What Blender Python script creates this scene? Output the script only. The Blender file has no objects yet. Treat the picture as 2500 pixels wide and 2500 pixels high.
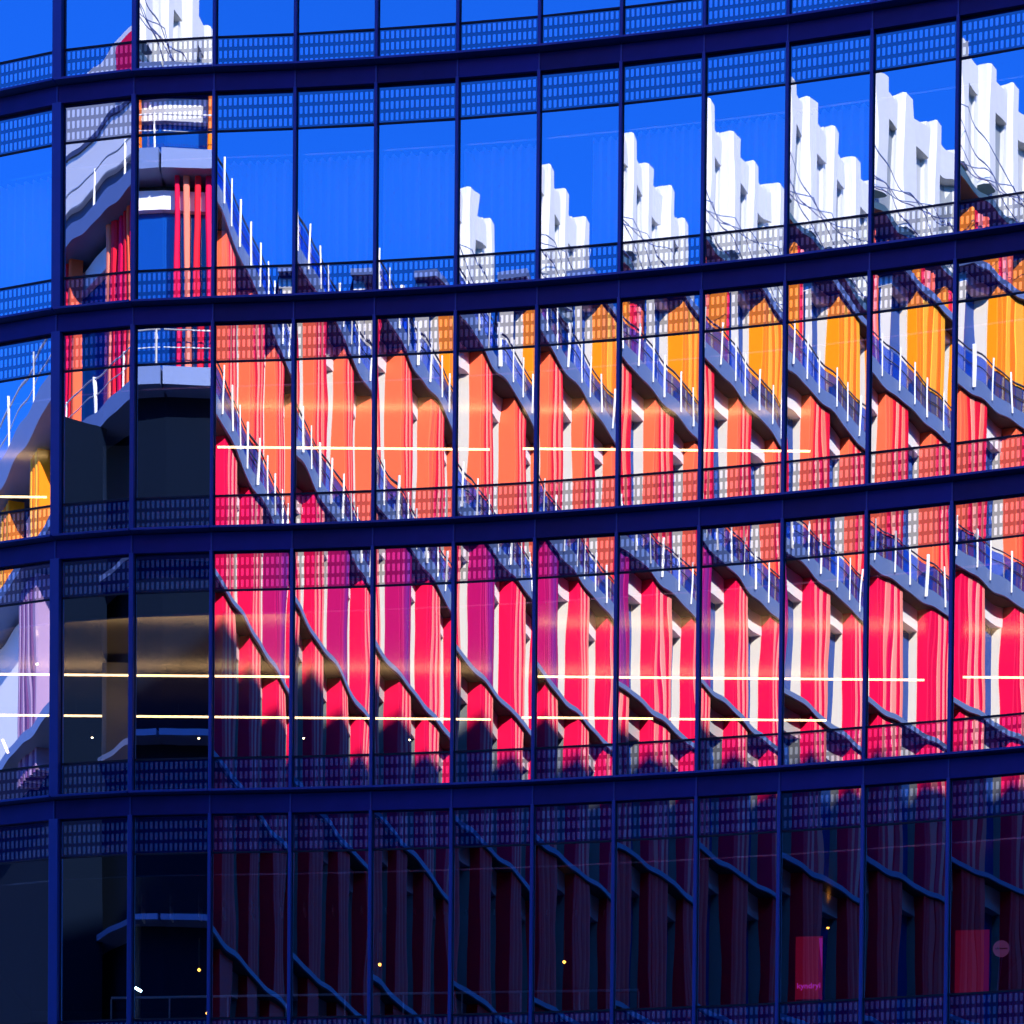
import bpy, math, random
from mathutils import Matrix, Vector, noise
random.seed(7)
R = math.radians
scene = bpy.context.scene
col = scene.collection

# ------------------------------------------------------------------ camera
EYE = 1.7
cam = bpy.data.cameras.new('camera')
cam.sensor_width = 36.0
cam.lens = 36.0 * 6600 / 2500
cam.shift_y = 2767.3 / 2500
cam.clip_end = 3000
camo = bpy.data.objects.new('camera', cam)
col.objects.link(camo)
camo.matrix_world = (Matrix.Translation((0, 0, EYE)) @ Matrix.Rotation(R(90 - 1.4658), 4, 'X')
                     @ Matrix.Rotation(R(0.5139), 4, 'Z'))
scene.camera = camo

# ------------------------------------------------------------------ sky, sun, exposure
SUN_AZ, SUN_EL = R(42), R(29)          # azimuth from +Y towards +X
world = bpy.data.worlds.new('World')
scene.world = world
world.use_nodes = True
nt = world.node_tree
bg = nt.nodes['Background']
sky = nt.nodes.new('ShaderNodeTexSky')
sky.sky_type = 'NISHITA'
sky.sun_disc = False
sky.sun_elevation = SUN_EL
sky.sun_rotation = SUN_AZ
sky.altitude = 300
sky.air_density = 1.0
sky.dust_density = 1.6
sky.ozone_density = 3.0
tint = nt.nodes.new('ShaderNodeMix')
tint.data_type = 'RGBA'
tint.blend_type = 'MULTIPLY'
tint.inputs['Factor'].default_value = 1.0
tint.inputs['B'].default_value = (0.055, 0.42, 1.48, 1)   # deep, polarised summer blue
nt.links.new(sky.outputs[0], tint.inputs['A'])
nt.links.new(tint.outputs['Result'], bg.inputs['Color'])
bg.inputs['Strength'].default_value = 0.135
sl = bpy.data.lights.new('sun', 'SUN')
sl.energy = 5.0
sl.angle = R(0.5)
sl.color = (1.0, 0.93, 0.84)
slo = bpy.data.objects.new('sun', sl)
col.objects.link(slo)
sdir = Vector((math.sin(SUN_AZ) * math.cos(SUN_EL), math.cos(SUN_AZ) * math.cos(SUN_EL), math.sin(SUN_EL)))
slo.rotation_euler = (-sdir).to_track_quat('-Z', 'Y').to_euler()
slo.location = (40, 30, 60)
scene.view_settings.view_transform = 'Standard'
scene.view_settings.look = 'None'
scene.view_settings.gamma = 1.0
scene.view_settings.exposure = 1.25
scene.render.engine = 'CYCLES'
scene.cycles.max_bounces = 14
scene.cycles.transparent_max_bounces = 24
scene.cycles.caustics_reflective = False
scene.cycles.caustics_refractive = False

# ------------------------------------------------------------------ materials
MATS = {}
def mat(name, color, rough=0.5, metal=0.0, var=0.0, scale=3.0, spec=0.5, bump=0.0, stretch=None):
    if name in MATS: return MATS[name]
    m = bpy.data.materials.new(name); m.use_nodes = True
    t = m.node_tree; b = t.nodes['Principled BSDF']
    b.inputs['Base Color'].default_value = (*color, 1)
    b.inputs['Roughness'].default_value = rough
    b.inputs['Metallic'].default_value = metal
    b.inputs['Specular IOR Level'].default_value = spec
    if var > 0 or bump > 0:
        tc = t.nodes.new('ShaderNodeTexCoord'); mp = t.nodes.new('ShaderNodeMapping')
        if stretch: mp.inputs['Scale'].default_value = stretch
        t.links.new(tc.outputs['Object'], mp.inputs['Vector'])
        n = t.nodes.new('ShaderNodeTexNoise'); n.inputs['Scale'].default_value = scale
        n.inputs['Detail'].default_value = 5
        t.links.new(mp.outputs[0], n.inputs['Vector'])
        if var > 0:
            oi = t.nodes.new('ShaderNodeObjectInfo')
            ad = t.nodes.new('ShaderNodeMath'); ad.operation = 'MULTIPLY_ADD'
            ad.inputs[1].default_value = 0.5; 
            t.links.new(oi.outputs['Random'], ad.inputs[0]); t.links.new(n.outputs['Fac'], ad.inputs[2])
            mr = t.nodes.new('ShaderNodeMapRange')
            mr.inputs['From Min'].default_value = 0.3; mr.inputs['From Max'].default_value = 1.2
            mr.inputs['To Min'].default_value = 1 - var; mr.inputs['To Max'].default_value = 1 + var
            t.links.new(ad.outputs[0], mr.inputs['Value'])
            mx = t.nodes.new('ShaderNodeVectorMath'); mx.operation = 'SCALE'
            mx.inputs[0].default_value = color
            t.links.new(mr.outputs[0], mx.inputs['Scale'])
            t.links.new(mx.outputs[0], b.inputs['Base Color'])
        if bump > 0:
            bp = t.nodes.new('ShaderNodeBump'); bp.inputs['Strength'].default_value = bump
            bp.inputs['Distance'].default_value = 0.01
            t.links.new(n.outputs['Fac'], bp.inputs['Height']); t.links.new(bp.outputs[0], b.inputs['Normal'])
    MATS[name] = m
    return m

def mirror_mix(name, fac, under, gloss=(0.96, 0.97, 1.0), rough=0.0, transparent=None):
    """coated glass: a polished reflection over a clear or painted layer"""
    m = bpy.data.materials.new(name); m.use_nodes = True
    t = m.node_tree
    for n in list(t.nodes):
        if n.type != 'OUTPUT_MATERIAL': t.nodes.remove(n)
    out = [n for n in t.nodes if n.type == 'OUTPUT_MATERIAL'][0]
    g = t.nodes.new('ShaderNodeBsdfGlossy'); g.inputs['Roughness'].default_value = rough
    g.inputs['Color'].default_value = (*gloss, 1)
    if transparent:
        u = t.nodes.new('ShaderNodeBsdfTransparent'); u.inputs['Color'].default_value = (*transparent, 1)
    else:
        u = t.nodes.new('ShaderNodeBsdfDiffuse'); u.inputs['Color'].default_value = (*under, 1)
    mx = t.nodes.new('ShaderNodeMixShader'); mx.inputs['Fac'].default_value = fac
    t.links.new(u.outputs[0], mx.inputs[1]); t.links.new(g.outputs[0], mx.inputs[2])
    t.links.new(mx.outputs[0], out.inputs['Surface'])
    MATS[name] = m
    return m

def emit(name, color, strength):
    m = bpy.data.materials.new(name); m.use_nodes = True
    b = m.node_tree.nodes['Principled BSDF']
    b.inputs['Base Color'].default_value = (*color, 1)
    b.inputs['Emission Color'].default_value = (*color, 1)
    b.inputs['Emission Strength'].default_value = strength
    MATS[name] = m
    return m

mirror_mix('vision_glass', 0.56, None, transparent=(0.90, 0.95, 0.97))
mirror_mix('frit_ground', 0.25, (0.006, 0.010, 0.09))
mirror_mix('frit_print', 0.60, (0.30, 0.36, 0.50))
mat('frame_metal', (0.022, 0.060, 0.25), 0.45, 0.3, var=0.15)
mat('panel_metal', (0.008, 0.016, 0.15), 0.5, 0.1, var=0.5, scale=1.2, spec=0.25)
mat('gasket', (0.012, 0.012, 0.016), 0.7)
mat('ceiling_board', (0.45, 0.42, 0.38), 0.20, 0.9)
mat('room_wall', (0.025, 0.035, 0.04), 0.9, var=0.2, scale=0.5)
mat('concrete_column', (0.50, 0.47, 0.42), 0.8, var=0.08)
mat('carpet', (0.03, 0.03, 0.035), 0.95)
mat('sheer_cloth', (0.92, 0.93, 0.94), 0.9)
mat('rail_steel', (0.85, 0.85, 0.85), 0.4)
mat('black_cable', (0.02, 0.02, 0.02), 0.6)
emit('warm_led', (1.0, 0.60, 0.26), 3.3)
emit('spot_led', (1.0, 0.75, 0.40), 12.0)
emit('bulb_glow', (1.0, 0.36, 0.05), 5.0)
emit('cool_led', (0.55, 0.9, 1.0), 14.0)

# ------------------------------------------------------------------ helpers
def mesh(name, verts, faces, mats, idx=None, smooth=False):
    me = bpy.data.meshes.new(name)
    me.from_pydata(verts, [], faces)
    for m in mats: me.materials.append(MATS[m])
    if idx: me.polygons.foreach_set('material_index', idx)
    if smooth: me.polygons.foreach_set('use_smooth', [True] * len(me.polygons))
    me.update()
    return me
class MB:
    def __init__(s): s.v = []; s.f = []; s.i = []
    def box(s, x0, x1, y0, y1, z0, z1, mi=0, skip=''):
        b = len(s.v)
        s.v += [(x0,y0,z0),(x1,y0,z0),(x1,y1,z0),(x0,y1,z0),(x0,y0,z1),(x1,y0,z1),(x1,y1,z1),(x0,y1,z1)]
        F = [(0,3,2,1),(4,5,6,7),(0,1,5,4),(1,2,6,5),(2,3,7,6),(3,0,4,7)]
        s.f += [tuple(b+k for k in q) for q in F]; s.i += [mi]*6
        return s
    def bevel_box(s, x0, x1, y0, y1, z0, z1, c, mi=0):
        """box with the two front (low y) vertical edges chamfered"""
        b = len(s.v)
        P = [(x0+c,y0),(x1-c,y0),(x1,y0+c),(x1,y1),(x0,y1),(x0,y0+c)]
        n = len(P)
        s.v += [(x,y,z0) for x,y in P] + [(x,y,z1) for x,y in P]
        s.f += [tuple(b+k for k in reversed(range(n))), tuple(b+n+k for k in range(n))]
        s.f += [(b+k, b+(k+1)%n, b+n+(k+1)%n, b+n+k) for k in range(n)]
        s.i += [mi]*(n+2)
        return s
    def cyl(s, p, q, r0, r1=None, n=10, mi=0):
        r1 = r0 if r1 is None else r1
        p = Vector(p); q = Vector(q); d = (q-p).normalized()
        a = d.orthogonal().normalized(); c = d.cross(a); b = len(s.v)
        for o, r in ((p, r0), (q, r1)):
            s.v += [tuple(o + a*math.cos(6.2832*k/n)*r + c*math.sin(6.2832*k/n)*r) for k in range(n)]
        s.f += [(b+k, b+(k+1)%n, b+n+(k+1)%n, b+n+k) for k in range(n)]
        s.f += [tuple(b+k for k in reversed(range(n))), tuple(b+n+k for k in range(n))]
        s.i += [mi]*(n+2)
        return s
    def ball(s, c, r, n=10, m=6, mi=0, sq=1.0):
        b = len(s.v)
        for j in range(m+1):
            th = math.pi*j/m
            for k in range(n):
                s.v.append((c[0]+r*math.sin(th)*math.cos(6.2832*k/n), c[1]+r*math.sin(th)*math.sin(6.2832*k/n), c[2]+r*sq*math.cos(th)))
        for j in range(m):
            for k in range(n):
                s.f.append((b+j*n+k, b+(j+1)*n+k, b+(j+1)*n+(k+1)%n, b+j*n+(k+1)%n)); s.i.append(mi)
        return s
    def make(s, name, *mats, smooth=False): return mesh(name, s.v, s.f, mats, s.i, smooth)
def link(name, me, parent=None, mw=None, **props):
    o = bpy.data.objects.new(name, me); col.objects.link(o)
    if parent is not None: o.parent = parent
    if mw is not None: o.matrix_local = mw
    for k, v in props.items(): o[k] = v
    return o
def thing(name, loc, label, category, group=None, rz=0.0):
    o = bpy.data.objects.new(name, None); col.objects.link(o)
    o.location = loc; o.rotation_euler = (0, 0, rz); o.empty_display_size = 0.3
    o['label'] = label; o['category'] = category
    if group: o['group'] = group
    return o

# ------------------------------------------------------------------ ground
g = MB().box(-400, 400, -400, 400, -0.5, 0.0)
mat('paving', (0.22, 0.21, 0.20), 0.85, var=0.2, scale=0.6)
mat('asphalt', (0.05, 0.05, 0.052), 0.9, var=0.2, scale=2)
link('ground', g.make('ground', 'paving'), kind='structure')
link('road', MB().box(-6, 6, -120, 30, 0.0, 0.004).make('road', 'asphalt'), kind='structure')

# ================================================================== THE GLASS OFFICE BUILDING
W = 1.35943
TH = [0.46, 0.35398, 0.21517, 0.11005, 0.08311, 0.11827, 0.13852, 0.16426, 0.20191, 0.21847, 0.24107, 0.28204, 0.29478, 0.32012, 0.335]
# small mounting tilt of single panes against the chord they span
DT = [0, 0, 0, 0.0043, -0.0014, -0.010, -0.0063, 0.0, -0.0118, 0.0004, 0.0072, -0.0057, 0.0093, 0.0127, 0]
NP = len(TH)                                   # pane k stands between node k and node k+1; node 2 = first mullion in view
nodes = [None] * (NP + 1)
nodes[2] = Vector((-7.85859, 46.0, 0))
for k in range(2, NP): nodes[k+1] = nodes[k] + Vector((W*math.cos(TH[k]), -W*math.sin(TH[k]), 0))
for k in (1, 0): nodes[k] = nodes[k+1] - Vector((W*math.cos(TH[k]), -W*math.sin(TH[k]), 0))
# heights above ground: A = ledge line, B = foot of the spandrel panel
HA = [28.80, 25.03, 21.23, 17.45, 13.09, 8.74]
HB = [28.40, 24.63, 20.84, 17.06, 12.71, 8.32]
HA = [h + EYE for h in HA]; HB = [h + EYE for h in HB]
GL = 0.08                                      # glass lies this far behind the panel plane
UF, LF = 0.63, 0.575                           # heights of upper and lower printed bands

bld = thing('glass_office_building', (0, 46, 0), 'curved office building of dark blue metal bands and mirror glass panes', 'building')
bld_inv = Matrix.Translation((0, -46, 0))
def pane_mat(k, z=0.0): return bld_inv @ Matrix.Translation(nodes[k] + Vector((0, 0, z))) @ Matrix.Rotation(-TH[k], 4, 'Z')

# ---- metal parts (shared meshes)
joint_w = 0.006
def panel_mesh(h):
    return MB().box(joint_w, W-joint_w, 0.0, 0.05, 0.0, h).make('spandrel_panel', 'panel_metal')
ledge_me = MB().box(0.004, W-0.004, -0.17, GL+0.02, 0.0, 0.035).make('ledge', 'frame_metal')
soffit_me = MB().box(0.0, W, 0.052, GL+0.06, -0.02, 0.0).make('gasket_strip', 'gasket')
transom_me = MB().box(0.03, W-0.03, GL-0.012, GL+0.05, -0.016, 0.016).make('transom', 'gasket')
backing = {}
for j in range(1, 6):
    lift = 0.17 * (HA[j]-EYE) / 45.0
    zt = HA[j] - lift
    hp = zt - 0.02 - HB[j]
    pm = panel_mesh(hp)
    wm = MB().box(0.0, W, 0.055, 0.30, 0.0, zt - HB[j] + 0.0).make('upstand', 'gasket')
    for k in range(NP):
        link('spandrel_panel', pm, bld, pane_mat(k, HB[j]))
        link('ledge', ledge_me, bld, pane_mat(k, zt))
        link('upstand', wm, bld, pane_mat(k, HB[j] + 0.003))
    for k in range(NP + 1):                    # slim joint fin between panels
        a = TH[min(k, NP-1)] * 0.5 + TH[max(k-1, 0)] * 0.5
        me = backing.get(j) or MB().box(-0.011, 0.011, -0.016, 0.04, 0.0, hp).make('joint_strip', 'frame_metal')
        backing[j] = me
        link('joint_strip', me, bld, bld_inv @ Matrix.Translation(nodes[k] + Vector((0, 0, HB[j]))) @ Matrix.Rotation(-a, 4, 'Z'))

# ---- mullions, one per node and storey
for j in range(0, 5):
    z0 = HA[j+1] - 0.17 * (HA[j+1]-EYE)/45.0 + 0.036
    z1 = HB[j] if j else 30.0
    for k in range(NP + 1):
        a = TH[min(k, NP-1)] * 0.5 + TH[max(k-1, 0)] * 0.5
        w = {2: 0.085, 3: 0.040, 1: 0.06}.get(k, 0.028)
        m = MB()
        m.bevel_box(-w, w, -0.035, GL + 0.10, 0, z1 - z0, 0.006, 0)
        m.box(-w-0.014, w+0.014, GL-0.010, GL + 0.06, 0.002, z1 - z0 - 0.002, 1)
        link('mullion', m.make('mullion', 'frame_metal', 'gasket'), bld,
             bld_inv @ Matrix.Translation(nodes[k] + Vector((0, 0, z0))) @ Matrix.Rotation(-a, 4, 'Z'))

# ---- glass: every pane slightly bowed and rippled
def warp(k, j):
    rr = random.Random(k * 31 + j * 7 + 3)
    a = rr.uniform(-0.0007, 0.0004)                     # pillow
    ph = [rr.uniform(0, 6.28) for _ in range(6)]
    c1, c2, c3 = rr.uniform(0.7, 1.3), rr.uniform(0.7, 1.3), rr.uniform(0.6, 1.4)
    tilt = rr.uniform(-0.0008, 0.0008)
    def f(u, v):
        s = 2*u/W - 1
        e = max(0.0, abs(s) - 0.72) / 0.28               # edge roll near the frame
        return (-a*(1-s*s)
                + 0.000062*c1*math.sin(6.28*u/0.62 + ph[0] + 0.8*math.sin(v*1.1+ph[1]))
                + 0.000018*c2*math.sin(6.28*u/0.34 + ph[2] + 1.2*math.sin(v*1.9+ph[3]))
                + 0.00006*c3*math.sin(6.28*v/1.10 + ph[4] + 1.5*u)
                + 0.00010*e*e*math.sin(v*2.3+ph[5]) + tilt*(u - W/2) + (u - W/2)*math.tan(-DT[k]))
    return f
def slot_poly(cx, cz, w, h):
    c = w*0.42
    return [(cx-w+c*0.2,cz-h+c),(cx-w+c,cz-h),(cx+w-c,cz-h),(cx+w-c*0.2,cz-h+c),(cx+w,cz+h-c),(cx+w-c,cz+h),(cx-w+c,cz+h),(cx-w,cz+h-c)]
def grid(f, u0, u1, z0, z1, nu, nv, zref, name, m):
    v = []; fc = []
    for b in range(nv+1):
        for a in range(nu+1):
            u = u0 + (u1-u0)*a/nu; z = z0 + (z1-z0)*b/nv
            v.append((u, GL + f(u, z-zref), z))
    for b in range(nv):
        for a in range(nu):
            q = b*(nu+1)+a; fc.append((q, q+1, q+nu+2, q+nu+1))
    return mesh(name, v, fc, [m], smooth=True)
for j in range(0, 5):
    zt = HB[j] if j else 30.0
    zb = HA[j+1] - 0.17*(HA[j+1]-EYE)/45.0 + 0.036
    for k in range(NP):
        f = warp(k, j)
        H = zt - zb
        z_low, z_up = LF, H - UF
        u0, u1 = 0.03, W - 0.03
        bands = [(0.0, z_low)] + ([(z_up, H)] if j else [])
        top = z_up if j else H
        link('vision_pane', grid(f, u0, u1, z_low, top, 26, 44, 0.0, 'vision_pane', 'vision_glass'), bld, pane_mat(k, zb))
        link('transom', transom_me, bld, pane_mat(k, zb + z_low))
        if j: link('transom', transom_me, bld, pane_mat(k, zb + z_up))
        for bi, (a0, a1) in enumerate(bands):
            fb = link('frit_band', grid(f, u0, u1, a0, a1, 26, 8, 0.0, 'frit_band', 'frit_ground'), bld, pane_mat(k, zb))
            d = MB()
            zc = (a0 + a1)/2 + (0.0 if bi == 0 else -0.02)
            for r in (-1, 0, 1):
                for c in range(15):
                    cu = W/2 + (c-7)*0.0846
                    P = slot_poly(cu, zc + r*0.184, 0.0240, 0.062)
                    b = len(d.v)
                    d.v += [(x, GL - 0.0025 + f(x, z), z) for x, z in P]
                    d.f.append(tuple(b+q for q in range(8))); d.i.append(0)
            link('frit_dots', d.make('frit_dots', 'frit_print'), fb, kind='stuff')

# ---- rooms behind the glass
inner = [n + Vector((math.sin(TH[min(k, NP-1)])*0.32, math.cos(TH[min(k, NP-1)])*0.32, 0)) for k, n in enumerate(nodes)]
XB0, XB1, YB = inner[0].x, inner[-1].x, 57.0
def plate(z0, z1, name, m):
    pts = [(p.x, p.y - 46) for p in inner] + [(XB1, YB - 46), (XB0, YB - 46)]
    n = len(pts)
    v = [(x, y, z0) for x, y in pts] + [(x, y, z1) for x, y in pts]
    f = [tuple(reversed(range(n))), tuple(range(n, 2*n))] + [(k, (k+1) % n, n+(k+1) % n, n+k) for k in range(n)]
    link(name, mesh(name, v, f, [m]), bld)
for j in range(1, 6):
    plate(HB[j] + 0.02, HA[j] - 0.30, 'floor_slab', 'carpet')
    if j < 5:
        plate(HB[j] - 0.95, HB[j] - 0.92, 'ceiling', 'ceiling_board')
link('back_wall', MB().box(XB0, XB1, YB-46+0.01, YB-46+0.3, 8.0, 33).make('back_wall', 'room_wall'), bld)
link('side_wall', MB().box(XB0-0.3, XB0, 2.0, YB-46+0.3, 8.0, 33).make('side_wall', 'room_wall'), bld)
link('side_wall', MB().box(XB1, XB1+0.3, -2.2, YB-46+0.3, 8.0, 33).make('side_wall', 'room_wall'), bld)
pod = [(p.x, p.y - 46 + 0.0) for p in nodes] + [(XB1+0.3, YB-46+0.3), (XB0-0.3, YB-46+0.3)]
n = len(pod)
link('podium_wall', mesh('podium_wall', [(x, y, 0) for x, y in pod] + [(x, y, HB[5]-0.01) for x, y in pod],
     [tuple(reversed(range(n))), tuple(range(n, 2*n))] + [(k, (k+1) % n, n+(k+1) % n, n+k) for k in range(n)], ['panel_metal']), bld)
link('roof', mesh('roof', [(x, y, 30.0) for x, y in pod] + [(x, y, 31.0) for x, y in pod],
     [tuple(reversed(range(n))), tuple(range(n, 2*n))] + [(k, (k+1) % n, n+(k+1) % n, n+k) for k in range(n)], ['panel_metal']), bld)
# columns seen in the second pane
for zc0, zc1 in ((HA[3], HB[2]-1.03), (HA[4], HB[3]-1.03)):
    link('column', MB().bevel_box(-7.38, -6.86, 2.05, 2.6, zc0, zc1, 0.03).make('column', 'concrete_column'), bld)
link('column', MB().bevel_box(-7.0, -6.82, 3.0, 3.2, HA[5], HB[4]-1.03, 0.03).make('column', 'concrete_column'), bld)

# ---- things in the rooms
def pix(px, py, Y):
    """point on the plane y=Y seen at photo pixel (2500 scale)"""
    x = px - 1250; y = 4017.3 - py
    r = 0.00897
    xr = x*math.cos(r) - y*math.sin(r); yr = x*math.sin(r) + y*math.cos(r)
    p = -0.02558
    dy, dz = math.cos(p) - yr/6600*math.sin(p), math.sin(p) + yr/6600*math.cos(p)
    return Vector((xr/6600 * Y/dy, Y, EYE + dz * Y/dy))
S = 2500/1932
def linear_light(xa, xb, y, Y, label):
    a = pix(xa*S, y*S, Y); b = pix(xb*S, (y+(xb-xa)*0.0045)*S, Y)
    t = thing('linear_light', (a.x, a.y, a.z), label, 'light', 'linear lights under the ceilings')
    L = b.x - a.x; dz = b.z - a.z
    for e in (0, L):
        link('end_cap', MB().box(e-0.012, e+0.012, -0.022, 0.022, 0.004, 0.05).make('end_cap', 'black_cable'), t)
    link('diffuser', MB().box(0.012, L-0.012, -0.018, 0.018, 0.010, 0.036).make('diffuser', 'warm_led'), t)
    nn = max(2, int(L/1.6)+1)
    for q in range(nn):
        x = 0.1 + (L-0.2)*q/(nn-1)
        link('hanger', MB().cyl((x, 0, 0.036), (x, 0, 0.25), 0.004, n=6).make('hanger', 'black_cable'), t)
linear_light(409, 925, 846, 47.4, 'warm linear light behind the third glass row, left of its long neighbour')
linear_light(985, 1530, 849, 47.4, 'warm linear light behind the third glass row, running under the orange reflections')
linear_light(1872, 1990, 735, 47.4, 'short warm linear light in the third row at the right edge')
linear_light(-60, 90, 939, 49.6, 'short warm linear light in the third row at the left edge')
linear_light(-60, 548, 1274, 47.4, 'upper warm linear light in the fourth row at the left')
linear_light(1012, 1745, 1279, 47.4, 'upper warm linear light in the fourth row right of centre')
linear_light(1815, 1990, 1280, 47.4, 'upper warm linear light in the fourth row at the right edge')
linear_light(-60, 927, 1351, 49.8, 'lower warm linear light in the fourth row at the left')
linear_light(983, 1233, 1356, 49.8, 'lower warm linear light in the fourth row at the centre')
linear_light(1262, 1560, 1359, 49.8, 'lower warm linear light in the fourth row, right of the gap in red reflections')
def spot(px, py, Y, lab, m='spot_led', r=0.022):
    p = pix(px*S, py*S, Y)
    t = thing('spot_light', p, lab, 'light', 'small spot lights in the rooms')
    link('lens', MB().ball((0, 0, 0), r, sq=0.7).make('lens', m), t)
    link('can', MB().cyl((0, 0, r*0.5), (0, 0, 0.12), r*1.1, n=10).make('can', 'black_cable'), t)
spot(391, 1170, 47.6, 'bright small spot light high in the fourth row beside the red reflections')
spot(70, 1253, 47.6, 'small spot light above the upper linear light at the left edge')
spot(174, 1392, 49, 'small spot light low in the fourth row beside the pale column', r=0.018)
spot(375, 1393, 49, 'small spot light low in the fourth row in the dark third pane', r=0.018)
spot(573, 1393, 49, 'small spot light low in the fourth row in the fourth pane', r=0.018)
spot(773, 1396, 49, 'small spot light low in the fourth row in the sixth pane', r=0.018)
spot(1562, 1751, 48, 'small amber spot light above the red sign in the bottom row', 'bulb_glow', 0.025)
spot(391, 1912, 47, 'small amber spot light at the bottom edge by the fourth mullion', 'bulb_glow', 0.03)
def pendant(px, py, lab):
    p = pix(px*S, py*S, 47.5)
    t = thing('pendant_lamp', p, lab, 'lamp', 'pendant lamps in the bottom row')
    link('bulb', MB().ball((0, 0, 0), 0.028).make('bulb', 'bulb_glow', smooth=True), t)
    mat('brass', (0.55, 0.38, 0.15), 0.35, 0.8)
    link('stem', MB().cyl((0, 0, 0.02), (0, 0, 0.55), 0.009, n=8).make('stem', 'brass'), t)
    link('cord', MB().cyl((0, 0, 0.55), (0, 0, HB[4]-1.03-p.z), 0.004, n=6).make('cord', 'black_cable'), t)
pendant(375.5, 1830, 'amber pendant lamp in the dark pane left of the red reflections')
pendant(716.5, 1820, 'amber pendant lamp in the sixth pane of the bottom row')
pendant(1064.5, 1815, 'amber pendant lamp in the eighth pane of the bottom row')
def tilted_lamp(px, py, Y, dx, dz, lab):
    p = pix(px*S, py*S, Y)
    t = thing('strip_lamp', p, lab, 'lamp')
    link('tube', MB().cyl((-dx, 0, dz), (dx, 0, -dz), 0.022, n=10).make('tube', 'warm_led' if py < 1500 else 'cool_led'), t)
    link('clip', MB().box(-0.02, 0.02, 0.022, 0.06, -0.03, 0.03).make('clip', 'black_cable'), t)
tilted_lamp(10, 1408, 49, 0.05, 0.12, 'tilted warm strip lamp in the fourth row at the left edge')
tilted_lamp(261, 1867, 48, 0.055, 0.03, 'small tilted cool lamp above the handrail in the bottom row')
# handrail in the bottom row
a = pix(210*S, 1883*S, 47.3); b = pix(1205*S, 1868*S, 47.0)
t = thing('handrail', a, 'pale steel handrail running behind the bottom row of glass', 'railing')
d = b - a
link('rail', MB().cyl((0, 0, 0), d, 0.022, n=10).make('rail', 'rail_steel', smooth=True), t)
for q in range(10):
    x = d * (q/9)
    link('post', MB().cyl(x - Vector((0, 0, 0.02)), Vector((x.x, x.y, x.z-0.95)), 0.014, n=8).make('post', 'rail_steel'), t)
# slim vertical ceiling blades (three to a pane) in the bottom row
mat('blade_white', (0.88, 0.88, 0.88), 0.5)
ORD = ['', 'first', 'second', 'third', 'fourth', 'fifth', 'sixth', 'seventh', 'eighth', 'ninth', 'tenth', 'eleventh', 'twelfth', 'thirteenth']
for q in range(18):
    pn = 3 + q // 3                                  # pane counted from the left edge
    m0 = (243, 396, 548, 702, 852, 1005)[pn - 3]
    px = m0 + 27 + (q % 3)*54
    p = pix(px*S, (1738 - (px-270)*0.04)*S, 48.2)
    z1 = HB[4]-0.95
    bl = link('ceiling_blade', MB().bevel_box(-0.012, 0.012, -0.2, 0.2, 0.0, z1-p.z, 0.004).make('ceiling_blade', 'blade_white'))
    bl.location = p
    bl['label'] = '%s of three slim pale ceiling blades behind the %s bottom pane from the left' % (('left', 'middle', 'right')[q % 3], ORD[pn])
    bl['category'] = 'ceiling blade'; bl['group'] = 'hanging ceiling blades in the bottom row'

# signs in the bottom row
def backlit(name, c, s, stops=None):
    m = emit(name, c, s); return m
emit('sign_red', (0.9, 0.006, 0.04), 0.075)
emit('sign_red_dim', (0.9, 0.006, 0.04), 0.06)
emit('sign_letter', (0.60, 0.04, 0.70), 0.4)
emit('sign_violet', (0.55, 0.02, 0.42), 0.3)
def panel_sign(x0, x1, y0, y1, Y, name, m, lab):
    a = pix(x0*S, y1*S, Y); b = pix(x1*S, y0*S, Y)
    w, h = b.x-a.x, b.z-a.z
    t = thing(name, (a.x, Y, a.z), lab, 'sign', rz=R(-9))
    link('board', MB().bevel_box(0, w, 0, 0.04, 0, h, 0.004).make('board', m), t)
    link('foot', MB().box(0.02, w-0.02, -0.1, 0.14, -0.03, -0.002).make('foot', 'black_cable'), t)
    return t, w, h
t, w, h = panel_sign(1500, 1552, 1768, 1888, 46.0, 'illuminated_sign', 'sign_red', 'red lit sign with violet lettering at its foot, in the bottom row')
cu = bpy.data.curves.new('lettering', 'FONT'); cu.body = 'kyndryl'; cu.size = 0.135; cu.extrude = 0.002; cu.align_x = 'CENTER'
cu.materials.append(MATS['sign_letter'])
tmp = bpy.data.objects.new('tmp', cu); col.objects.link(tmp)
dg = bpy.context.evaluated_depsgraph_get()
lm = bpy.data.meshes.new_from_object(tmp.evaluated_get(dg)); bpy.data.objects.remove(tmp)
lo = link('lettering', lm, t, Matrix.Translation((w/2, -0.006, 0.20)) @ Matrix.Rotation(R(90), 4, 'X') @ Matrix.Scale(1.0, 4))
link('corner_flash', mesh('corner_flash', [(w*0.86, -0.004, h*0.97), (w*0.99, -0.004, h*0.97), (w*0.99, -0.004, h*0.45)], [(0, 2, 1)], ['sign_violet']), t)
panel_sign(1801, 1866, 1756, 1880, 46.0, 'red_board', 'sign_red_dim', 'plain red lit board in the bottom row near the right edge')
p = pix(1889*S, 1790*S, 46.0)
t = thing('round_sign', p, 'round violet sign on a thin stand beside the plain red board', 'sign', rz=R(-9))
mat('sign_disc', (0.45, 0.16, 0.42), 0.6); emit('sign_disc_lit', (0.30, 0.08, 0.26), 0.15)
link('disc', MB().cyl((0, 0.012, 0), (0, -0.012, 0), 0.14, n=36).make('disc', 'sign_disc_lit'), t)
link('stand', MB().cyl((-0.02, 0, -0.13), (-0.06, 0, -0.75), 0.008, n=8).cyl((0.02, 0, -0.13), (-0.05, 0, -0.75), 0.006, n=8).make('stand', 'sign_disc'), t)
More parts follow.
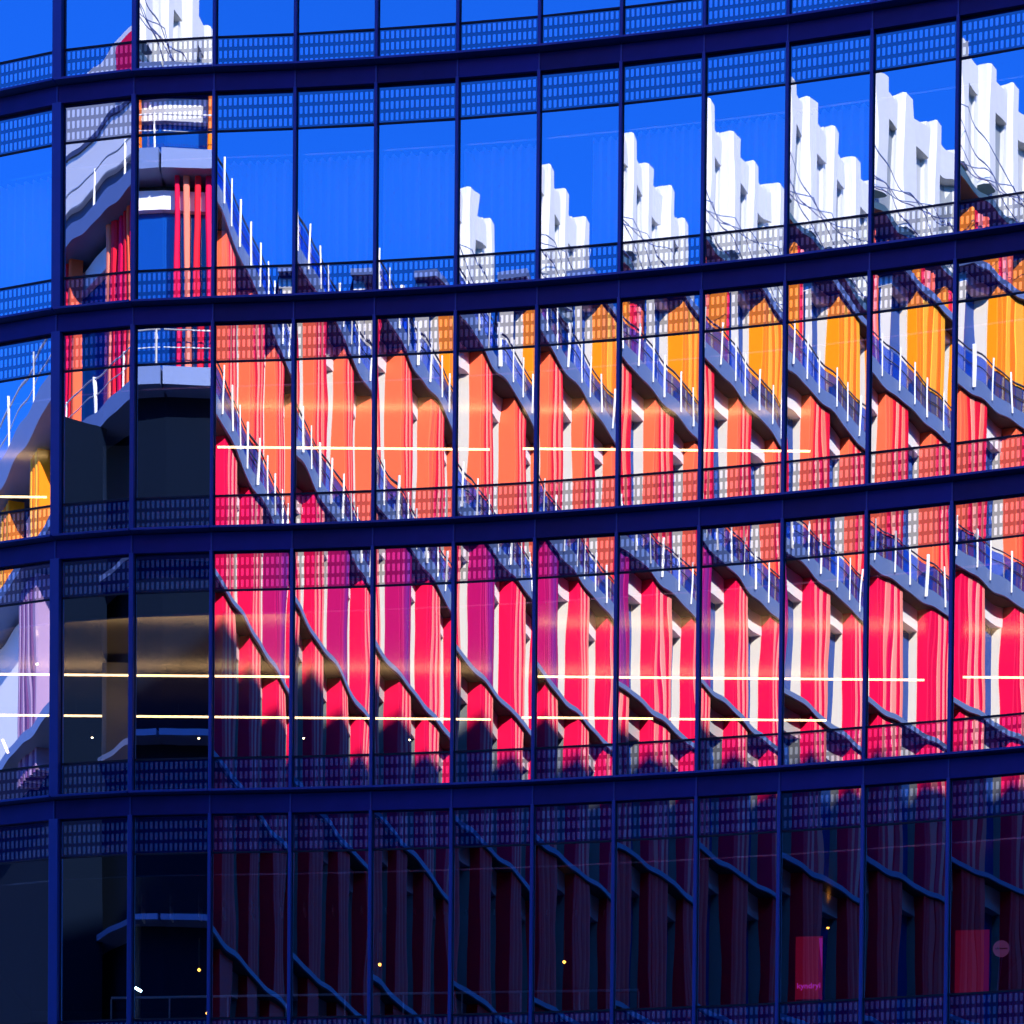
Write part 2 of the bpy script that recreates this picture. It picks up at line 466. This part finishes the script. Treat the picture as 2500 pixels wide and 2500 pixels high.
m_ = MB()                                              # the worn line of lettering, too small to read
for q, (w_, h_) in enumerate(((.5,.7),(.5,1),(.45,.65),(.5,.65),(.5,.65),(.7,.65),(.5,.65),(.45,.7))):
    x = -0.095 + q*0.0255
    m_.box(x, x + 0.022*w_ + 0.008, -0.018, -0.0125, -0.012, -0.012 + 0.034*h_)
link('lettering', m_.make('lettering', 'black_cable'), t)

# sheer curtains in the second row, one per bay
ORD = ['', 'first', 'second', 'third', 'fourth', 'fifth', 'sixth', 'seventh', 'eighth', 'ninth', 'tenth', 'eleventh', 'twelfth', 'thirteenth']
for k in (1, 4, 5, 6, 7, 8, 9, 10, 11):
    rr = random.Random(k*5+1)
    zb, zt = HA[2] + 0.05, HB[1] - (1.02 if k < 9 else 0.99)
    x0 = 0.06 if k != 8 else 0.85
    nu = 150; v = []; fc = []
    for b in (0, 1):
        for q in range(nu+1):
            u = x0 + (W - 0.06 - x0)*q/nu
            fold = 0.085*math.sin(6.28*u/0.150 + 0.9*math.sin(u*5.1+rr.random()*0 + k)) + 0.018*math.sin(6.28*u/0.071 + k)
            v.append((u, 0.34 + fold*(0.8 if b else 1.0), zb if not b else zt))
    for q in range(nu): fc.append((q, q+1, nu+2+q, nu+1+q))
    o = link('sheer_curtain', mesh('sheer_curtain', v, fc, ['sheer_cloth'], smooth=True), None, Matrix.Translation((0, 46, 0)) @ pane_mat(k))
    md = o.modifiers.new('thickness', 'SOLIDIFY'); md.thickness = 0.002
    o['label'] = 'pleated white sheer curtain behind the second glass row, %s pane from the left' % ORD[k]
    o['category'] = 'curtain'; o['group'] = 'sheer curtains in the second row'

# ================================================================== THE FIN BUILDING ACROSS THE STREET (seen in the glass)
FX = -14.48                                       # street facade plane
BAY = 3.5
fin_b = thing('striped_fin_building', (FX, 0, 0), 'tall building with striped red, coral and orange fins, mirrored in the glass', 'building')
finv = Matrix.Translation((-FX, 0, 0))
FRZ = R(90 - 3.15)                               # heading of the street facade
mat('fascia', (0.115, 0.175, 0.36), 0.5, var=0.06)
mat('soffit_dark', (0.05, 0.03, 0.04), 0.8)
mat('lintel_white', (0.80, 0.80, 0.80), 0.5)
mat('lintel_shaded', (0.45, 0.47, 0.48), 0.5)  # white lintel greyed: shade of the lower storeys put into the colour
mat('reveal_shaded', (0.16, 0.17, 0.16), 0.6)  # cream reveal darkened to carry the lower storeys' shade
mat('reveal_cream', (0.62, 0.57, 0.48), 0.6)
mat('shade_dark', (0.002, 0.006, 0.018), 0.9, spec=0.05)  # near-black colour stands in for shade on lower end walls and wing
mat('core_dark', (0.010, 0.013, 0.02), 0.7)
mat('post_white', (0.75, 0.75, 0.75), 0.4)
mat('handrail_dark', (0.06, 0.06, 0.10), 0.4)
mirror_mix('window_glass', 0.07, (0.004, 0.055, 0.30))  # blue under layer stands in for sky mirrored in these windows
mirror_mix('balustrade_glass', 0.25, None, transparent=(0.42, 0.50, 0.90))
PAL = {
 'plum':    [(0.42,0,0.10),(0.42,0,0.10),(0.50,0.02,0.16),(0.30,0,0.16),(0.24,0.01,0.20),(0.16,0.01,0.18),(0.30,0,0.12)],
 'amber':   [(0.50,0.11,0.01),(0.55,0.12,0.01),(0.70,0.20,0.04),(0.45,0.08,0.01),(0.60,0.16,0.06),(0.32,0.05,0.03),(0.40,0.08,0.02)],
 'magenta': [(0.80,0,0.055),(0.80,0,0.055),(0.86,0.22,0.20),(0.78,0,0.07),(0.88,0.30,0.26),(0.76,0,0.05),(0.86,0.24,0.20),(0.72,0,0.08),(0.60,0.00,0.10)],
 'coral':   [(0.90,0.13,0.05),(0.90,0.12,0.045),(0.80,0.008,0.025),(0.88,0.32,0.22),(0.80,0.008,0.03),(0.86,0.22,0.14),(0.78,0.006,0.03),(0.86,0.28,0.18),(0.72,0.00,0.05)],
 'orange':  [(0.90,0.24,0.002),(0.90,0.24,0.002),(0.92,0.42,0.03),(0.88,0.20,0.002),(0.92,0.42,0.03),(0.88,0.18,0.002),(0.90,0.38,0.02),(0.86,0.14,0.004),(0.75,0.08,0.01)],
 'crimson': [(0.80,0,0.02),(0.80,0,0.02),(0.86,0.06,0.07),(0.70,0,0.02),(0.86,0.07,0.07),(0.70,0,0.02),(0.84,0.06,0.07),(0.70,0,0.03),(0.5,0,0.04)],
}
for kk, cs in PAL.items():
    for i, c in enumerate(cs): mat('%s_%d' % (kk, i), c, 0.6, var=0.05, scale=1.0, stretch=(1, 1, 0.1), spec=0.15)
FW = 1.55; FD = 0.36; RD = 0.28                   # fin width, depth, window reveal
NB = 7
TIERS = [ # z0, z1, palette, slab thickness, railing on it?, where the tier begins along the street
 (12.0, 19.4, 'crimson', 0.16, False, 18.0),
 (19.4, 24.3, 'crimson', 0.16, False, 18.0),
 (24.3, 29.25, 'magenta', 0.16, False, 18.0),
 (29.25, 33.9, 'magenta', 0.50, True, 18.0),
 (33.9, 39.6, 'coral', 0.50, True, 18.0),
 (39.6, 43.4, 'orange', 0.22, False, 4.6),
]
Y0, Y1 = 18.0, -13.5
nbay = int((Y0 - Y1)/BAY)
def fin_mw(x, y, z, rz): return finv @ Matrix.Translation((x, y, z)) @ Matrix.Rotation(rz, 4, 'Z')
core_y0 = Y0
for ti, (z0, z1, pal, th, rail, ymax) in enumerate(TIERS):
    h = z1 - z0 - th
    FW = 2.2 if ti == 5 else 1.55
    bw = FW/NB
    bags = [MB().bevel_box(i*bw+0.004, (i+1)*bw-0.004, -FD, 0.02, 0, h-0.004, 0.02).make('baguette', '%s_%d' % (pal, NB-1-i)) for i in range(NB)]
    alt = {3: 'plum', 5: 'amber'}.get(ti)
    bags2 = [MB().bevel_box(i*bw+0.004, (i+1)*bw-0.004, -FD, 0.02, 0, h-0.004, 0.02).make('baguette', '%s_%d' % (alt, NB-1-i)) for i in range(NB)] if alt else bags
    finc = MB().box(0.01, FW-0.01, -FD+0.05, 0.03, 0, h-0.002).make('fin', pal + '_0')
    lh = 0.72 if ti < 5 else 0.32
    lint = MB().box(FW, BAY, 0.0, RD+0.1, h-lh, h-0.002).make('lintel', 'lintel_white' if ti > 2 else 'lintel_shaded')
    rev = MB().box(FW, FW+0.03, 0.01, RD, 0, h-lh-0.01).box(BAY-0.03, BAY, 0.01, RD, 0, h-lh-0.01).make('reveal', 'reveal_cream' if ti > 2 else 'reveal_shaded')
    win = MB().box(FW+0.03, BAY-0.03, RD, RD+0.06, 0, h-lh-0.01).make('window', 'window_glass')
    post = MB().cyl((0, 0, -0.30), (0, 0, 1.0), 0.028, n=8).make('railing_post', 'post_white')
    y = ymax
    ys = y; nb_ = 0
    while y - BAY > Y1:
        M = lambda zz=z0: fin_mw(FX, 0, zz, FRZ) @ Matrix.Translation((y - BAY, 0, 0))       # local x -> +Y, so the fin (low x) stands at the far end
        fo = link('fin', finc, fin_b, M())
        if ti:
            for b in (bags2 if nb_ % 3 == 2 else bags): link('baguette', b, fo)
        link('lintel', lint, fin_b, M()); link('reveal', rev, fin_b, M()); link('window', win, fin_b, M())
        y -= BAY; nb_ += 1
    ylo = y
    # core and slab of the street wing
    if ti < 5:
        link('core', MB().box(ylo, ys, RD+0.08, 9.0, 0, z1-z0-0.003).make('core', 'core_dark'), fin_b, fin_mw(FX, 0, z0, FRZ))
    else:                                             # top storey: raked end wall
        zz = z1-z0-0.003
        P4 = [(ylo, RD+0.08), (ys, RD+0.08), (ys-22.0, 6.0), (ylo, 6.0)]
        link('core', mesh('core', [(a, b, 0) for a, b in P4] + [(a, b, zz) for a, b in P4],
             [(3,2,1,0),(4,5,6,7),(0,1,5,4),(1,2,6,5),(2,3,7,6),(3,0,4,7)], ['core_dark']), fin_b, fin_mw(FX, 0, z0, FRZ))
    sl_ = MB().box(ylo, ys+0.4, -FD-0.10, RD+0.07, 0, th).make('slab', 'fascia')
    link('slab', sl_, fin_b, fin_mw(FX, 0, z1-th, FRZ))
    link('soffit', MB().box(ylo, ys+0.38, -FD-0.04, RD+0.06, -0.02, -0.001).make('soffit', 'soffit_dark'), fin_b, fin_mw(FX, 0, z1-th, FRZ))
    if rail:
        link('balustrade', MB().box(ylo, ys+0.35, -FD-0.02, -FD, 0.02, 0.78).make('balustrade', 'balustrade_glass'), fin_b, fin_mw(FX, 0, z1, FRZ))
        link('handrail', MB().cyl((ylo, -FD-0.05, 0.86), (ys+0.35, -FD-0.05, 0.86), 0.025, n=8).cyl((ylo, -FD-0.05, 0.45), (ys+0.35, -FD-0.05, 0.45), 0.015, n=8).make('handrail', 'handrail_dark'), fin_b, fin_mw(FX, 0, z1, FRZ))
        q = ys + 0.2
        while q > max(ylo, -14):
            link('railing_post', post, fin_b, fin_mw(FX, 0, z1, FRZ) @ Matrix.Translation((q, -FD-0.14, 0))); q -= 1.2

# ---- the building's rounded end, facing the glass
END = [(-13.5, 18.0), (-14.3, 19.0), (-15.9, 19.5), (-18.5, 19.8), (-20.5, 22.3), (-26.0, 18.6), (-32.0, 14.6), (-38.0, 10.6), (-44.0, 6.6)]
for ti, (z0, z1, pal, th, rail, ymax) in enumerate(TIERS):
    if ti == 5: z1, th = 41.9, 0.4
    h = z1 - z0 - th
    last = len(END) - 1
    if ti == 5: last = 6
    post = MB().cyl((0, 0, -0.25), (0, 0, 1.0), 0.03, n=8).make('railing_post', 'post_white')
    for s in range(last):
        p, q = Vector((*END[s], 0)), Vector((*END[s+1], 0))
        if ti == 5 and s < 1: continue
        if ti == 5 and s >= 4:                            # roof hoarding instead of a storey
            L = (q-p).length
            mw = fin_mw(p.x, p.y, z0, math.atan2(q.y-p.y, q.x-p.x))
            link('hoarding', MB().box(0, L, 0.0, 0.12, 1.2, 4.6).make('hoarding', 'lintel_white'), fin_b, mw)
            link('hoarding_frame', MB().box(0, L, -0.05, -0.004, 2.6, 2.75).box(0, L, 0.12, 0.3, 0.0, 1.6).make('hoarding_frame', 'handrail_dark'), fin_b, mw)
            if s == 4:
                link('red_mark', MB().box(2.4, 3.7, -0.03, -0.003, 2.9, 4.4).make('red_mark', 'magenta_0'), fin_b, mw)
            continue
        L = (q-p).length; rz = math.atan2(q.y-p.y, q.x-p.x)     # local x runs p to q, local -y looks outward
        mw = fin_mw(p.x, p.y, z0, rz)
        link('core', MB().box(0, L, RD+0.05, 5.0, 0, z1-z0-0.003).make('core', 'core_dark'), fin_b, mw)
        link('slab', MB().box(-0.02, L+0.02, -FD-0.25, RD+0.05, 0, th).make('slab', 'fascia'), fin_b, mw @ Matrix.Translation((0, 0, h)))
        if rail:
            link('handrail', MB().cyl((0, -FD-0.2, 0.95), (L, -FD-0.2, 0.95), 0.022, n=8).cyl((0, -FD-0.2, 0.5), (L, -FD-0.2, 0.5), 0.014, n=8).make('handrail', 'post_white'), fin_b, mw @ Matrix.Translation((0, 0, z1-z0)))
            for e in range(int(L/1.9)+1):
                link('railing_post', post, fin_b, mw @ Matrix.Translation((0.1+e*1.9, -FD-0.2, z1-z0)))
        if ti < 4:
            link('wall_panel', MB().box(0, L, RD-0.06, RD+0.04, 0, h).make('wall_panel', 'shade_dark'), fin_b, mw)
        else:
            link('window', MB().box(0, L, RD-0.02, RD+0.04, 0, h-0.8).make('window', 'window_glass'), fin_b, mw)
            link('lintel', MB().box(0, L, 0.05, RD-0.03, h-0.8, h-0.25).make('lintel', 'lintel_white'), fin_b, mw)
            # open screens of single baguettes
            step = 0.30; cnt = max(1, int(L/step))
            cols6 = [0, 2, 3, 4, 5, 1]
            for e in range(cnt):
                xx = e*step
                wpos = (s*3.1 + xx) % 4.6
                wx = p.x + (q.x-p.x)*xx/L
                if wx > -17.5:
                    if ti == 4 and wx < -15.75: continue
                    if ti == 5 and -16.3 < wx < -14.75: continue
                elif wpos > 2.3: continue
                kk = '%s_%d' % ((pal, 'coral', 'magenta')[(e*7+s) % 3] if ti == 4 else pal, cols6[(e+s) % 6])
                link('baguette', MB().bevel_box(xx, xx+0.17, -FD+0.1, -0.02, 0, h-0.004, 0.03).make('baguette', kk), fin_b, mw)

# ---- low wing to the west, mirrored in the leftmost panes
wing = thing('terrace_wing', (-33, 26, 0), 'low wing with a railed terrace over white wall panels, mirrored at the left edge', 'building', rz=math.atan2(-0.45, -0.89))
WL = 26.0; WA = -6.0
link('core', MB().box(WA, WL, 0.4, 9, 0, 33.4).make('core', 'shade_dark'), wing)
for zz, th in ((33.3, 0.8), (29.7, 0.3), (24.8, 0.3)):
    link('slab', MB().box(WA, WL, -0.7, 0.39, zz-th/2, zz+th/2).make('slab', 'fascia'), wing)
link('handrail', MB().cyl((WA, -0.6, 34.9), (WL, -0.6, 34.9), 0.03, n=8).cyl((WA, -0.6, 34.3), (WL, -0.6, 34.3), 0.02, n=8).make('handrail', 'post_white'), wing)
for e in range(10):
    link('railing_post', MB().cyl((WA+e*3.1+0.4, -0.62, 33.4), (WA+e*3.1+0.4, -0.62, 35.2), 0.035, n=8).make('railing_post', 'post_white'), wing)
mat('violet_pale', (0.30, 0.20, 0.34), 0.6, spec=0.15)
mat('violet_glaze', (0.13, 0.05, 0.16), 0.6, spec=0.15)
for e in range(8):
    x0 = WA + e*3.9
    link('wall_panel', MB().box(x0, x0+3.8, 0.1, 0.38, 25.1, 29.4).make('wall_panel', 'lintel_white'), wing)
    link('lintel', MB().box(x0+1.2, x0+3.8, 0.1, 0.38, 31.4, 32.2).make('lintel', 'lintel_white'), wing)
    for q in range(4):
        link('baguette', MB().bevel_box(x0+q*0.27, x0+q*0.27+0.2, -0.4, 0.08, 30.0, 32.8, 0.03).make('baguette', 'orange_%d' % (q+1)), wing)
    if e < 2:
        for q in range(7):
            link('baguette', MB().bevel_box(x0+0.2+q*0.27, x0+0.4+q*0.27, -0.4, 0.08, 24.0, 29.4, 0.03).make('baguette', 'violet_glaze' if q % 2 else 'violet_pale'), wing)

# ================================================================== WHITE TOWER BEHIND
TX = -28.91
tow = thing('white_tower', (TX, 0, 0), 'white tower block with stepped fins, mirrored high in the glass', 'building', rz=R(90 - 2.42))
mat('tower_white', (0.60, 0.60, 0.57), 0.55, var=0.06)
mat('tower_grey', (0.22, 0.25, 0.27), 0.5, var=0.1)
mat('tower_pale', (0.42, 0.43, 0.42), 0.5)
mat('tower_roof', (0.05, 0.10, 0.13), 0.6)
ZT = 67.6
link('core', MB().box(-39, -12, 1.0, 7, 0, ZT-1.2).make('core', 'tower_roof'), tow)
xx = -12.0
rr = random.Random(4)
pb = 2.7
ZW = 62.6                                             # white cladding above, dark storeys below
n_ = 0
while xx > -37.5:
    top = ZT + rr.uniform(0.0, 0.45)
    M = Matrix.Translation((xx - pb, 0, 0))
    link('pier', MB().bevel_box(0, 0.9, -0.3, 1.0, ZW - rr.uniform(0, 0.6), top, 0.12).make('pier', 'tower_white'), tow, M)
    link('pier', MB().box(0.9, 1.3, 0.05, 1.0, ZW-0.2, top-rr.uniform(0.1, 0.35)).make('pier', 'tower_white'), tow, M)
    link('bay_panel', MB().box(1.3, pb, 0.22, 1.0, ZW, ZT-1.4).make('bay_panel', 'tower_grey' if n_ % 2 else 'tower_pale'), tow, M)
    link('lintel', MB().box(1.3, pb-0.004, -0.12, 0.9, ZT-1.5, ZT-0.25).make('lintel', 'tower_white'), tow, M)
    link('window', MB().box(0, pb-0.004, 0.7, 0.98, 30, ZW-0.9).make('window', 'window_glass'), tow, M)
    link('slab', MB().box(0, pb-0.004, -0.3, 0.98, ZW-0.9, ZW-0.62).make('slab', 'tower_roof'), tow, M)
    for q in range(4):
        link('baguette', MB().bevel_box(0.2+q*0.36, 0.48+q*0.36, 0.0, 0.66, 52, ZW-1.3, 0.05).make('baguette', ('coral_0', 'magenta_2', 'coral_2', 'orange_1', 'coral_3')[q]), tow, M)
    xx -= pb; n_ += 1
# safety netting cables sagging along the foot of the cladding
for q in range(5):
    m_ = MB(); last = None
    for e in range(33):
        x = -9 - e*0.83
        z = ZW + 1.6 - q*0.55 - 1.5*abs(math.sin(e*0.21 + q*0.7)) 
        pt = (x, -0.9 - 0.1*q, z)
        if last: m_.cyl(last, pt, 0.022, n=5)
        last = pt
    link('netting_cable', m_.make('netting_cable', 'fascia'), tow)

# ================================================================== BLOCK ON THE OTHER SIDE OF THE STREET (unseen, added to cast the street's shade)
bx = thing('shade_block', (16, 0, 0), 'added brown shading block on the other side of the street, outside the picture', 'building')
mat('brown_brick', (0.22, 0.13, 0.09), 0.9, var=0.2, scale=1.5)
DX = 16 - FX
ZS = 27.4 + DX/math.sin(SUN_AZ) * math.tan(SUN_EL)
binv = Matrix.Translation((-16, 0, 0))
link('wall', MB().box(16, 30, -60, 72, 0, ZS).make('wall', 'brown_brick'), bx, binv)
wme = MB().box(15.92, 16.02, 0, 1.4, 0, 1.9).make('window', 'window_glass')
for z in range(3, int(ZS)-3, 4):
    for y in range(-56, 70, 6):
        link('window', wme, bx, binv @ Matrix.Translation((0, y, z)))
